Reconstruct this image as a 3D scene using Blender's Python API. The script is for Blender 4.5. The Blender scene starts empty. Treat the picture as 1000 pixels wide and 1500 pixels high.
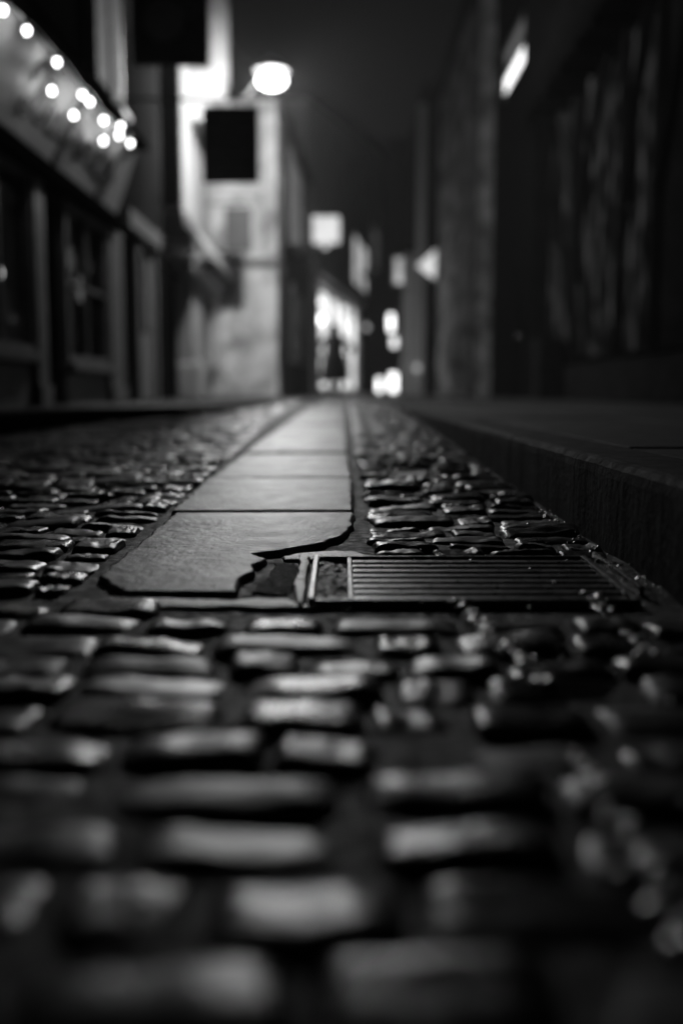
import bpy, bmesh, math, random
from mathutils import Vector, noise as mn

random.seed(7)
R = math.radians
sc = bpy.context.scene
col = sc.collection

# ------------------------------------------------------------------ camera
cd = bpy.data.cameras.new('camera')
cam = bpy.data.objects.new('camera', cd)
col.objects.link(cam)
cam.location = (0, 0, .32)
cam.rotation_euler = (R(90) - math.atan(178 / 1500), 0, 0)
cd.sensor_fit = 'VERTICAL'
cd.sensor_height = 36
cd.sensor_width = 24
cd.lens = 36
cd.clip_start = .02
cd.clip_end = 400
cd.dof.use_dof = True
cd.dof.focus_distance = 1.9
cd.dof.aperture_fstop = 1.25
cd.dof.aperture_blades = 0
sc.camera = cam

# ------------------------------------------------------------------ night sky
w = bpy.data.worlds.new('World')
sc.world = w
w.use_nodes = True
nt = w.node_tree
sky = nt.nodes.new('ShaderNodeTexSky')
sky.sky_type = 'NISHITA'
sky.sun_disc = False
sky.sun_elevation = R(-4)
sky.sun_rotation = R(20)
bw = nt.nodes.new('ShaderNodeRGBToBW')
nt.links.new(sky.outputs[0], bw.inputs[0])
nt.links.new(bw.outputs[0], nt.nodes['Background'].inputs[0])
nt.nodes['Background'].inputs[1].default_value = .05

sc.view_settings.view_transform = 'Standard'
sc.view_settings.look = 'None'
sc.view_settings.exposure = 0
sc.view_settings.gamma = 1
sc.view_settings.use_curve_mapping = False
sc.render.engine = 'CYCLES'
sc.cycles.use_denoising = True
sc.cycles.max_bounces = 6
sc.cycles.volume_bounces = 0
sc.cycles.sample_clamp_indirect = 2
sc.cycles.sample_clamp_direct = 10
sc.cycles.use_adaptive_sampling = False

LAMP_L = 800      # radiance of the street lamp's glass
HAZE = .002

# ------------------------------------------------------------------ materials
def mat(name, lo, hi, scale=6, rough=(.6, .8), bump=.3, bscale=60, stretch=(1, 1, 1), spec=.5, rand=0,
        detail=6, contrast=(.3, .7), metal=0, coat=0, bdist=.004, rrand=0):
    m = bpy.data.materials.new(name)
    m.use_nodes = True
    t = m.node_tree
    n, l = t.nodes, t.links
    p = n['Principled BSDF']
    tc = n.new('ShaderNodeTexCoord')
    mp = n.new('ShaderNodeMapping')
    mp.inputs['Scale'].default_value = stretch
    l.new(tc.outputs['Object'], mp.inputs['Vector'])
    oi = n.new('ShaderNodeObjectInfo')
    if rand:
        ml = n.new('ShaderNodeMath'); ml.operation = 'MULTIPLY'; ml.inputs[1].default_value = 41.3
        l.new(oi.outputs['Random'], ml.inputs[0])
        l.new(ml.outputs[0], mp.inputs['Location'])
    nz = n.new('ShaderNodeTexNoise')
    nz.inputs['Scale'].default_value = scale
    nz.inputs['Detail'].default_value = detail
    nz.inputs['Roughness'].default_value = .62
    l.new(mp.outputs[0], nz.inputs['Vector'])
    mr = n.new('ShaderNodeMapRange')
    mr.inputs[1].default_value, mr.inputs[2].default_value = contrast
    mr.inputs[3].default_value, mr.inputs[4].default_value = lo, hi
    l.new(nz.outputs[0], mr.inputs[0])
    src = mr.outputs[0]
    if rand:
        m2 = n.new('ShaderNodeMapRange')
        m2.inputs[3].default_value, m2.inputs[4].default_value = 1 - rand, 1 + rand
        l.new(oi.outputs['Random'], m2.inputs[0])
        mm = n.new('ShaderNodeMath'); mm.operation = 'MULTIPLY'
        l.new(src, mm.inputs[0]); l.new(m2.outputs[0], mm.inputs[1])
        src = mm.outputs[0]
    l.new(src, p.inputs['Base Color'])
    nr = n.new('ShaderNodeTexNoise')
    nr.inputs['Scale'].default_value = scale * 2.3
    nr.inputs['Detail'].default_value = 5
    l.new(mp.outputs[0], nr.inputs['Vector'])
    rr = n.new('ShaderNodeMapRange')
    rr.inputs[1].default_value, rr.inputs[2].default_value = .32, .68
    rr.inputs[3].default_value, rr.inputs[4].default_value = rough
    l.new(nr.outputs[0], rr.inputs[0])
    rsrc = rr.outputs[0]
    if rrand:                       # some stones worn to a polish, others rough
        f1 = n.new('ShaderNodeMath'); f1.operation = 'MULTIPLY'; f1.inputs[1].default_value = 7.31
        f2 = n.new('ShaderNodeMath'); f2.operation = 'FRACT'
        f3 = n.new('ShaderNodeMapRange'); f3.inputs[3].default_value, f3.inputs[4].default_value = -rrand * .4, rrand
        f4 = n.new('ShaderNodeMath'); f4.operation = 'ADD'
        l.new(oi.outputs['Random'], f1.inputs[0]); l.new(f1.outputs[0], f2.inputs[0]); l.new(f2.outputs[0], f3.inputs[0])
        l.new(rsrc, f4.inputs[0]); l.new(f3.outputs[0], f4.inputs[1])
        rsrc = f4.outputs[0]
    l.new(rsrc, p.inputs['Roughness'])
    if bump:
        nb = n.new('ShaderNodeTexNoise')
        nb.inputs['Scale'].default_value = bscale
        nb.inputs['Detail'].default_value = 7
        nb.inputs['Roughness'].default_value = .65
        l.new(mp.outputs[0], nb.inputs['Vector'])
        bp = n.new('ShaderNodeBump')
        bp.inputs['Strength'].default_value = bump
        bp.inputs['Distance'].default_value = bdist
        l.new(nb.outputs[0], bp.inputs['Height'])
        l.new(bp.outputs[0], p.inputs['Normal'])
    p.inputs['Specular IOR Level'].default_value = spec
    p.inputs['Metallic'].default_value = metal
    p.inputs['Coat Weight'].default_value = coat
    return m

def emis(name, lo, hi, scale=3):
    m = bpy.data.materials.new(name)
    m.use_nodes = True
    t = m.node_tree
    n, l = t.nodes, t.links
    p = n['Principled BSDF']
    p.inputs['Base Color'].default_value = (.3, .3, .3, 1)
    p.inputs['Emission Color'].default_value = (1, 1, 1, 1)
    if hi == lo:
        p.inputs['Emission Strength'].default_value = lo
    else:
        tc = n.new('ShaderNodeTexCoord')
        nz = n.new('ShaderNodeTexNoise'); nz.inputs['Scale'].default_value = scale; nz.inputs['Detail'].default_value = 2
        l.new(tc.outputs['Object'], nz.inputs['Vector'])
        mr = n.new('ShaderNodeMapRange')
        mr.inputs[1].default_value, mr.inputs[2].default_value = .35, .65
        mr.inputs[3].default_value, mr.inputs[4].default_value = lo, hi
        l.new(nz.outputs[0], mr.inputs[0]); l.new(mr.outputs[0], p.inputs['Emission Strength'])
    return m

def glass(name, transp=.6, tint=.02):
    m = bpy.data.materials.new(name)
    m.use_nodes = True
    t = m.node_tree
    n, l = t.nodes, t.links
    p = n['Principled BSDF']
    p.inputs['Base Color'].default_value = (tint, tint, tint, 1)
    p.inputs['Roughness'].default_value = .03
    tr = n.new('ShaderNodeBsdfTransparent')
    mx = n.new('ShaderNodeMixShader'); mx.inputs[0].default_value = transp
    l.new(p.outputs[0], mx.inputs[1]); l.new(tr.outputs[0], mx.inputs[2])
    l.new(mx.outputs[0], n['Material Output'].inputs[0])
    return m

M = {}
M['sett'] = mat('wet_sett_stone', .012, .05, 9, (.20, .33), .5, 80, rand=.45, spec=.85, bdist=.0022, rrand=.22)
M['flag'] = mat('worn_flagstone', .04, .22, 7, (.33, .47), 1, 46, rand=.25, spec=.5, detail=14, contrast=(.38, .62), bdist=.0045)
M['mortar'] = mat('dark_wet_mortar', .008, .03, 22, (.45, .8), .9, 60, spec=.22, bdist=.007)
M['pale_mortar'] = mat('pale_mortar', .35, .6, 30, (.26, .36), .5, 120, bdist=.005)
M['patch'] = mat('rough_asphalt_patch', .003, .014, 40, (.6, .9), 1, 110, spec=.15, bdist=.01)
M['kerb'] = mat('dark_tooled_kerb', .005, .03, 14, (.7, .9), .8, 60, spec=.12, rand=.2, bdist=.006)
M['slab'] = mat('dark_paving_slab', .010, .026, 6, (.65, .85), .7, 30, spec=.18, rand=.25, bdist=.004)
M['base'] = mat('ground_bed', .002, .006, 10, (.6, .85), .6, 40, bdist=.008)
M['iron'] = mat('cast_iron', .10, .28, 40, (.26, .42), .4, 160, metal=.8, bdist=.002)
M['steel'] = mat('worn_steel', .35, .6, 40, (.18, .3), .2, 120, metal=1, bdist=.001)
M['gritty'] = mat('gritty_concrete', .03, .4, 75, (.25, .6), 1, 110, detail=3, contrast=(.4, .6), bdist=.008)
M['darkwood'] = mat('black_painted_wood', .008, .02, 10, (.35, .5), .15, 80)
M['paint'] = mat('grey_painted_wood', .10, .16, 7, (.4, .55), .15, 60)
M['fascia'] = mat('pale_painted_board', .6, .75, 5, (.45, .6), .15, 60)
M['shutter'] = mat('shutter_paint', .10, .2, 5, (.7, .85), .1, 40, spec=.05)
M['letter'] = mat('dark_letter_paint', .02, .04, 20, (.4, .5), 0)
M['letterpale'] = mat('pale_letter_paint', .5, .6, 20, (.4, .5), 0)
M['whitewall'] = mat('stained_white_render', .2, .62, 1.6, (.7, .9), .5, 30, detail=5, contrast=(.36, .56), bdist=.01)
M['plaster'] = mat('old_plaster', .22, .34, 1.3, (.75, .9), .6, 14, stretch=(1, 1, .35), bdist=.02)
M['eplaster'] = mat('rough_grey_render', .03, .34, 1.9, (.75, .9), 1, 3, stretch=(1, .3, 1), spec=0, detail=4, contrast=(.34, .68), bdist=.15)
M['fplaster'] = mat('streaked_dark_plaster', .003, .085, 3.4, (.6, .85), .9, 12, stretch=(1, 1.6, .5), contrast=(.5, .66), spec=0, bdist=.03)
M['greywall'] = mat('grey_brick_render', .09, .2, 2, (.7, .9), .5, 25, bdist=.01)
M['b0wall'] = mat('dark_grey_render', .008, .02, 2, (.7, .9), .5, 25, spec=0, bdist=.01)
M['brightgrey'] = mat('pale_grey_brick', .14, .3, 1.2, (.7, .9), .5, 10, spec=.1, bdist=.03)
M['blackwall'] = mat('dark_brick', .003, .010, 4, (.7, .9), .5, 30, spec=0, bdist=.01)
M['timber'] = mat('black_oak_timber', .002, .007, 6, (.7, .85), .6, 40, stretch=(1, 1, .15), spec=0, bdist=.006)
M['pale_timber'] = mat('weathered_pale_timber', .015, .04, 6, (.7, .9), .5, 40, spec=0)  # timber coloured paler to show the lit edge of one brace
M['stone'] = mat('plinth_stone', .006, .018, 5, (.7, .9), .7, 30, spec=0, bdist=.01)
M['white'] = mat('white_gloss_paint', .3, .42, 5, (.4, .6), .1, 40)
M['signblack'] = mat('black_sign_board', .006, .014, 6, (.4, .5), .05, 40)
M['signmark'] = mat('sign_emblem_paint', .05, .08, 8, (.5, .6), 0)
M['signgrey'] = mat('grey_sign_board', .02, .05, 4, (.5, .6), .05, 40)
M['roof'] = mat('dark_roof_tiles', .005, .015, 8, (.7, .9), .6, 20, spec=0)
M['cloth'] = mat('black_cloth', .008, .02, 30, (.8, .95), .3, 200)
M['skin'] = mat('skin', .2, .25, 30, (.5, .6), 0)
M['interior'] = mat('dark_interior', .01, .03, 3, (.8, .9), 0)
M['glass'] = glass('window_glass', .85)
M['lampglass'] = emis('street_lamp_glow', LAMP_L, LAMP_L)
M['bulb'] = emis('fairy_bulb_glow', 28, 28)
M['dimbulb'] = emis('dim_fairy_bulb_glow', 26, 26)
M['pendant'] = emis('pendant_glow', 22, 22)
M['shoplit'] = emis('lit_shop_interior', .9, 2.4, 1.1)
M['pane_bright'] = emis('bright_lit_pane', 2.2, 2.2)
M['pane_mid'] = emis('dim_lit_pane', .35, .7, 2)
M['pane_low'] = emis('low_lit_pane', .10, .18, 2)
M['pane_dim'] = emis('faint_lit_pane', .05, .09, 2)
M['signlit'] = emis('backlit_sign', .65, .9, 4)
M['floor_light'] = emis('low_display_light', 3.5, 3.5)

def water_mat():
    m = bpy.data.materials.new('water_bead')
    m.use_nodes = True
    p = m.node_tree.nodes['Principled BSDF']
    p.inputs['Base Color'].default_value = (.01, .01, .01, 1)
    p.inputs['Roughness'].default_value = .24
    p.inputs['Specular IOR Level'].default_value = .7
    return m
M['water'] = water_mat()

def cloth_mat():
    m = bpy.data.materials.new('thin_white_cloth')
    m.use_nodes = True
    n, l = m.node_tree.nodes, m.node_tree.links
    p = n['Principled BSDF']
    p.inputs['Base Color'].default_value = (.8, .8, .8, 1)
    p.inputs['Roughness'].default_value = .9
    tr = n.new('ShaderNodeBsdfTranslucent'); tr.inputs[0].default_value = (.8, .8, .8, 1)
    mx = n.new('ShaderNodeMixShader'); mx.inputs[0].default_value = .5
    l.new(p.outputs[0], mx.inputs[1]); l.new(tr.outputs[0], mx.inputs[2])
    l.new(mx.outputs[0], n['Material Output'].inputs[0])
    return m
M['banner'] = cloth_mat()

# ------------------------------------------------------------------ helpers
def ident(x, y, z):
    return (x, y, z)

class MB:
    """collects shapes and links them as one mesh object"""
    def __init__(self, f=ident):
        self.v, self.f, self.fn = [], [], f
    def add(self, vs, fs):
        o = len(self.v)
        self.v += [self.fn(*p) for p in vs]
        self.f += [[i + o for i in q] for q in fs]
        return self
    def box(self, x0, x1, y0, y1, z0, z1):
        vs = [(x, y, z) for x in (x0, x1) for y in (y0, y1) for z in (z0, z1)]
        return self.add(vs, [(0, 1, 3, 2), (4, 6, 7, 5), (0, 4, 5, 1), (2, 3, 7, 6), (0, 2, 6, 4), (1, 5, 7, 3)])
    def hexa(self, a, b):
        """a, b: two loops of equal length joined into a solid"""
        n = len(a)
        return self.add(list(a) + list(b), [list(range(n))[::-1], list(range(n, 2 * n))] +
                        [(i, (i + 1) % n, n + (i + 1) % n, n + i) for i in range(n)])
    def tube(self, pts, r, n=8):
        rings = []
        for i, p in enumerate(pts):
            a = Vector(pts[max(0, i - 1)]); b = Vector(pts[min(len(pts) - 1, i + 1)])
            d = (b - a).normalized()
            u = d.orthogonal().normalized(); v = d.cross(u)
            rr = r[i] if isinstance(r, (list, tuple)) else r
            rings.append([tuple(Vector(p) + rr * (math.cos(k * 2 * math.pi / n) * u + math.sin(k * 2 * math.pi / n) * v)) for k in range(n)])
        vs = [q for g in rings for q in g]
        fs = [(i * n + k, i * n + (k + 1) % n, (i + 1) * n + (k + 1) % n, (i + 1) * n + k) for i in range(len(pts) - 1) for k in range(n)]
        fs += [list(range(n))[::-1], [(len(pts) - 1) * n + k for k in range(n)]]
        return self.add(vs, fs)
    def ball(self, c, rx, ry=None, rz=None, nu=14, nv=9):
        ry = ry or rx; rz = rz or rx
        vs = [(c[0], c[1], c[2] + rz)]
        for j in range(1, nv):
            t = math.pi * j / nv
            for i in range(nu):
                p = 2 * math.pi * i / nu
                vs.append((c[0] + rx * math.sin(t) * math.cos(p), c[1] + ry * math.sin(t) * math.sin(p), c[2] + rz * math.cos(t)))
        vs.append((c[0], c[1], c[2] - rz))
        fs = [(0, 1 + i, 1 + (i + 1) % nu) for i in range(nu)]
        for j in range(nv - 2):
            for i in range(nu):
                a = 1 + j * nu
                fs.append((a + i, a + nu + i, a + nu + (i + 1) % nu, a + (i + 1) % nu))
        a = 1 + (nv - 2) * nu
        fs += [(a + i, len(vs) - 1, a + (i + 1) % nu) for i in range(nu)]
        return self.add(vs, fs)
    def build(self, name, m, parent=None, bevel=0, smooth=False, segs=2, **props):
        L = world(parent) if parent else Vector((0, 0, 0))
        me = bpy.data.meshes.new(name)
        me.from_pydata([tuple(Vector(p) - L) for p in self.v], [], self.f)
        bm = bmesh.new(); bm.from_mesh(me)
        bmesh.ops.recalc_face_normals(bm, faces=bm.faces)
        if bevel:
            es = [e for e in bm.edges if len(e.link_faces) == 2 and e.calc_face_angle(0) > .5]
            bmesh.ops.bevel(bm, geom=es, offset=bevel, segments=segs, affect='EDGES', profile=.6, clamp_overlap=True)
        bm.to_mesh(me); bm.free()
        me.materials.append(M[m])
        if smooth:
            for p in me.polygons: p.use_smooth = True
        return link(name, me, parent, **props)

def world(o):
    v = Vector((0, 0, 0))
    while o:
        v += o.location; o = o.parent
    return v

def link(name, me, parent=None, loc=None, **props):
    o = bpy.data.objects.new(name, me)
    col.objects.link(o)
    if parent: o.parent = parent
    if loc is not None: o.location = loc
    for k, v in props.items(): o[k] = v
    return o

def thing(name, loc, label, cat, group=None):
    o = link(name, None, None, loc, label=label, category=cat)
    o.empty_display_size = .1
    if group: o['group'] = group
    return o

def facade_left(X):
    return lambda s, o, z: (X + o, s, z)
def facade_right(X):
    return lambda s, o, z: (X - o, s, z)
def facade_line(X0, Y0, k):
    return lambda s, o, z: (X0 + k * (s - Y0) + o, s - k * o, z)
def facing(Y):      # a wall that looks back towards -Y: s runs along X
    return lambda s, o, z: (s, Y - o, z)

def window(parent, f, s0, s1, z0, z1, fm='paint', pane='glass', fw=.05, o=0, depth=.06, nv=0, nh=0, bar=.03, sill=True, name='window', po=.012, tile_panes=False):
    b = MB(f)
    b.box(s0, s0 + fw, o, o + depth, z0, z1).box(s1 - fw, s1, o, o + depth, z0, z1)
    b.box(s0 + fw + .001, s1 - fw - .001, o, o + depth - .003, z0, z0 + fw).box(s0 + fw + .001, s1 - fw - .001, o, o + depth - .003, z1 - fw, z1)
    wn = b.build(name, fm, parent)
    xs = [s0 + fw + (s1 - s0 - 2 * fw) * i / (nv + 1) for i in range(nv + 2)]
    zs = [z0 + fw + (z1 - z0 - 2 * fw) * i / (nh + 1) for i in range(nh + 2)]
    for i in range(nv + 1):
        for j in range(nh + 1):
            MB(f).box(xs[i] + .002, xs[i + 1] - .002, o + po - .006, o + po, zs[j] + .002, zs[j + 1] - .002).build('pane', pane, wn)
    for i in range(1, nv + 1):
        MB(f).box(xs[i] - bar / 2, xs[i] + bar / 2, o + .015, o + depth - .012, z0 + fw, z1 - fw).build('mullion', fm, wn)
    for j in range(1, nh + 1):
        MB(f).box(s0 + fw, s1 - fw, o + .017, o + depth - .016, zs[j] - bar / 2, zs[j] + bar / 2).build('transom', fm, wn)
    if sill:
        MB(f).box(s0 - .05, s1 + .05, o, o + depth + .06, z0 - .07, z0 - .002).build('sill', fm, wn, bevel=.006)
    return wn

# ------------------------------------------------------------------ ground
GZ = .19
def gz(y):
    t = y / 8.3
    if t > 1.06: return GZ
    if t > .94:                      # soften the crest
        u = (t - .94) / .12
        return GZ * (.94 + .12 * (u - u * u / 2))
    return GZ * t

GX0, GX1, GY0, GY1 = .018, .402, 1.392, 1.70     # opening of the drain

def make_road():
    xs = sorted(set([-45, -20, -8, -4] + [round(-2.4 + .06 * i, 3) for i in range(50)] + [.6, 1.2, 3, 5, 10, 25, 45] + [GX0, GX1]))
    ys = sorted(set([-12, -6, -2] + [round(.0 + .05 * i, 3) for i in range(60)] + [3 + .15 * i for i in range(60)] + [12.5, 14, 17, 20, 25, 30, 36, 45, 60, 80] + [GY0, GY1]))
    xs = [x for x in xs if x in (GX0, GX1) or min(abs(x - GX0), abs(x - GX1)) > .012]
    ys = [y for y in ys if y in (GY0, GY1) or min(abs(y - GY0), abs(y - GY1)) > .012]
    vs, fs = [], []
    for y in ys:
        for x in xs:
            z = gz(y) - .0085
            if y < 8 and -2.3 < x < .6 and not (GX0 - .07 < x < GX1 + .07 and GY0 - .07 < y < GY1 + .07):
                z += .006 * mn.noise(Vector((x * 9, y * 9, 3)))
            if x > .55 or x < -2.2: z -= .06
            vs.append((x, y, z))
    nx = len(xs)
    for j in range(len(ys) - 1):
        for i in range(nx - 1):
            if GX0 - .001 <= xs[i] and xs[i + 1] <= GX1 + .001 and GY0 - .001 <= ys[j] and ys[j + 1] <= GY1 + .001:
                continue
            fs.append((j * nx + i, j * nx + i + 1, (j + 1) * nx + i + 1, (j + 1) * nx + i))
    me = bpy.data.meshes.new('road')
    me.from_pydata(vs, [], fs)
    for p in me.polygons: p.use_smooth = True
    me.materials.append(M['mortar'])
    return link('road', me, None, kind='structure', label='dark wet mortar bed of the narrow cobbled street')
road = make_road()

# setts -------------------------------------------------------------
SL, SD = .125, .07
def sett_shape(seed, nx=25, ny=13, rug=1):
    r = random.Random(seed)
    H = r.uniform(.016, .021)
    ex, ey = (r.uniform(6, 16), r.uniform(4, 11)) if rug > .5 else (r.uniform(5, 10), r.uniform(3, 5.5))
    o = Vector((r.uniform(0, 99), r.uniform(0, 99), r.uniform(0, 99)))
    tx, ty = r.uniform(-.05, .05), r.uniform(-.12, .12)
    vs, fs = [], []
    for j in range(ny):
        for i in range(nx):
            u = math.sin((2 * i / (nx - 1) - 1) * math.pi / 2 * .999)
            v = math.sin((2 * j / (ny - 1) - 1) * math.pi / 2 * .999)
            rim = max(abs(u), abs(v))
            x = u * SL / 2 * (1 - .03 * v * v); y = v * SD / 2 * (1 - .06 * u * u)
            q = Vector((x * 28, y * 28, 0)) + o
            x += .0055 * mn.noise(q * .8 + Vector((7, 0, 0))) + .002 * mn.noise(q * 3.1 + Vector((7, 5, 0))); y += .005 * mn.noise(q * .8 + Vector((0, 9, 0))) + .0018 * mn.noise(q * 3 + Vector((3, 9, 0)))
            d = (max(0, 1 - abs(u) ** ex) * max(0, 1 - abs(v) ** ey)) ** .42
            z = H * d - .018 + tx * x + ty * y
            z += d * (.0034 * mn.noise(q * 1.1) + rug * .0020 * mn.noise(q * 2.6) + rug * .0012 * mn.noise(q * 6)
                      - rug * .0026 * abs(mn.noise(Vector((q.x * .55, q.y * 2.6, 4)) + o)))
            if i in (0, nx - 1) or j in (0, ny - 1): z = -.034
            vs.append((x, y, z))
    for j in range(ny - 1):
        for i in range(nx - 1):
            fs.append((j * nx + i, j * nx + i + 1, (j + 1) * nx + i + 1, (j + 1) * nx + i))
    return vs, fs

SHAPES = [sett_shape(100 + i, rug=.25) for i in range(24)] + [sett_shape(140 + i, rug=.9) for i in range(24)]
LOWSHAPES = [sett_shape(300 + i, 9, 6) for i in range(12)]
SETT_MESH = []
for vs, fs in SHAPES:
    me = bpy.data.meshes.new('sett'); me.from_pydata(vs, [], fs)
    for p in me.polygons: p.use_smooth = True
    me.materials.append(M['sett']); SETT_MESH.append(me)

KX = .468
def left_edge(y):       # the line of the left kerb
    pts = [(-3, -1.72), (4.6, -1.66), (5.8, -1.5), (6.6, -1.2), (7.2, -.86), (8.2, -.72), (12, -.74), (20, -.9), (60, -.9)]
    for (a, xa), (b, xb) in zip(pts, pts[1:]):
        if a <= y <= b: return xa + (xb - xa) * (y - a) / (b - a)
    return -1.7

def blocked(x0, x1, y0, y1):
    def hit(a0, a1, b0, b1): return x1 > a0 and x0 < a1 and y1 > b0 and y0 < b1
    if hit(-.385, .032, 1.425, 30): return True
    if hit(-.16, KX + 1, 1.375, 1.722): return True
    return False

spots = []
def lay(xa, xb, ya, yb, skew, seed, pitch=(.078, .094), off=.06):
    r = random.Random(seed)
    y = ya
    while y < yb:
        dp = r.uniform(*pitch)
        x = xa + r.uniform(0, off)
        while x < xb:
            L = r.choice((r.uniform(.085, .125), r.uniform(.12, .19)))
            if xb - x - L < .045: L = xb - x
            if L < .05: break
            cx = x + L / 2
            cy = y + dp / 2 - skew * (cx - xb) + r.uniform(-.006, .006)
            D = dp - r.uniform(.000, .009)
            gap = r.uniform(.002, .015)
            if not blocked(x + .004, x + L - gap, cy - D / 2 + .004, cy + D / 2 - .004) and x > left_edge(cy) + .01 and x + L - gap < KX + .004:
                spots.append((cx - gap / 2, cy, (L - gap) / SL, D / SD, r.uniform(-.06, .06), r.uniform(-.06, .08), r.uniform(-.08, .08), r.uniform(-.006, .005), r.random()))
            x += L
        y += dp
lay(-1.75, -.388, 1.44, 7.9, .06, 1)
lay(-1.3, KX + .004, .26, 1.368, .015, 2)
lay(.046, KX + .004, 1.728, 9, -.01, 3, (.066, .086), .018)
lay(-1.0, -.388, 7.9, 13, .02, 4)
lay(.05, KX + .004, 9, 13, 0, 5)

def in_view(s):
    x, y = s[0], s[1]
    return y > .44 and abs(x) < .345 * y + .08
vis = sorted([s for s in spots if in_view(s)], key=lambda s: (s[1] ** 3) / (s[2] * s[3]))
near = set(id(s) for s in vis[:300])
b = MB()
for k, s in enumerate(spots):
    x, y, lx, ly, rz, rx, ry, dz, q = s
    fall = .0229 if y < 8.3 else 0
    if id(s) in near:
        o = link('sett', SETT_MESH[int(q * 24) + (24 if y > 1.45 else 0)], road, (x, y, gz(y) + dz))
        o.rotation_euler = (fall + rx, ry, rz + (math.pi if k % 2 else 0))
        o.scale = (lx, ly, 1)
    else:
        vs, fs = LOWSHAPES[int(q * 12)]
        c, sn = math.cos(rz), math.sin(rz)
        b.add([(x + c * vx * lx - sn * vy * ly, y + sn * vx * lx + c * vy * ly, gz(y) + dz * .6 + vz + fall * vy + rx * .6 * vy - ry * .6 * vx) for vx, vy, vz in vs], fs)
b.build('setts', 'sett', road, smooth=True, kind='stuff', label='distant and outlying setts of the street')

# flagstones ----------------------------------------------------------
def slab(poly, z, thick, name, m, parent, seed, rough=.005, inset=.005, fine=.012, rise=.0025, **props):
    """an irregular stone slab: wobbly outline, worn rim, slightly uneven top"""
    r = random.Random(seed)
    pts = []
    n = len(poly)
    for i in range(n):
        a, c = Vector(poly[i]), Vector(poly[(i + 1) % n])
        k = max(1, int((c - a).length / fine))
        for j in range(k): pts.append(a.lerp(c, j / k))
    cx = sum(p.x for p in pts) / len(pts); cy = sum(p.y for p in pts) / len(pts)
    o = Vector((seed * 3.7, 0, 0))
    out = []
    for p in pts:
        q = Vector((p.x * 22, p.y * 22, 0)) + o
        q2 = q * 4.3
        out.append(Vector((p.x + rough * (mn.noise(q) + .45 * mn.noise(q2)), p.y + rough * (mn.noise(q + Vector((0, 0, 31))) + .45 * mn.noise(q2 + Vector((0, 0, 31)))))))
    # inward normals
    area = sum(out[i].x * out[(i + 1) % len(out)].y - out[(i + 1) % len(out)].x * out[i].y for i in range(len(out)))
    sgn = 1 if area > 0 else -1
    def ring(d):
        res = []
        for i, p in enumerate(out):
            t = (out[(i + 1) % len(out)] - out[i - 1])
            if t.length < 1e-6: t = Vector((1, 0))
            t.normalize()
            nrm = Vector((-t.y, t.x)) * sgn
            res.append(p + nrm * d * (1 + .5 * mn.noise(Vector((p.x * 30, p.y * 30, seed)))))
        return res
    rings = [(out, -thick), (out, -.010), (ring(inset * .35), -.0035), (ring(inset), 0), (ring(inset * 1.5), .0004)]
    bm = bmesh.new()
    L = world(parent) if parent else Vector((0, 0, 0))
    loops = []
    for rg, dz in rings:
        loops.append([bm.verts.new((p.x, p.y, z(p.y) + dz + rise)) for p in rg])
    N = len(out)
    for la, lb in zip(loops, loops[1:]):
        for i in range(N):
            bm.faces.new((la[i], la[(i + 1) % N], lb[(i + 1) % N], lb[i]))
    f = bm.faces.new(loops[-1])
    bmesh.ops.triangulate(bm, faces=[f])
    bmesh.ops.recalc_face_normals(bm, faces=bm.faces)
    me = bpy.data.meshes.new(name); bm.to_mesh(me); bm.free()
    for p in me.polygons: p.use_smooth = True
    me.materials.append(M[m])
    me.transform(__import__('mathutils').Matrix.Translation(-L))
    return link(name, me, parent, **props)

FLAGS = [
    [(-.372, 1.545), (-.312, 1.437), (-.150, 1.437), (-.152, 1.53), (-.135, 1.59), (-.140, 1.64), (-.124, 1.69), (-.150, 1.735), (-.10, 1.775), (-.03, 1.85), (.004, 1.93), (.024, 2.04), (.026, 2.242), (-.366, 2.236)],
    [(-.379, 2.262), (.026, 2.270), (.031, 2.93), (-.383, 2.94)],
    [(-.382, 2.97), (.030, 2.985), (.022, 3.80), (-.362, 3.79)],
    [(-.364, 3.835), (.021, 3.85), (.023, 4.84), (-.340, 4.83)],
    [(-.338, 4.87), (.023, 4.88), (.024, 5.75), (-.32, 5.74)],
    [(-.315, 5.78), (.024, 5.79), (.026, 6.9), (-.29, 6.9)],
    [(-.29, 6.94), (.026, 6.94), (.03, 8.0), (-.27, 8.0)],
    [(-.27, 8.04), (.03, 8.04), (.04, 9.2), (-.25, 9.2)],
    [(-.25, 9.24), (.04, 9.24), (.05, 10.5), (-.22, 10.5)],
    [(-.22, 10.54), (.05, 10.54), (.05, 12), (-.22, 12)],
    [(-.22, 12.04), (.05, 12.04), (.05, 13.6), (-.22, 13.6)],
]
for i, pl in enumerate(FLAGS):
    props = {'label': 'nearest flagstone, with a broken lower right corner'} if i == 0 else {}
    slab(pl, gz, .05, 'flagstone', 'flag', road, i + 1, rough=.006 if i == 0 else .010, rise=(.0025, .0035, .0005, .004, .001, .003, .0, .002, .003, .001, .002)[i], **props)
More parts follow.
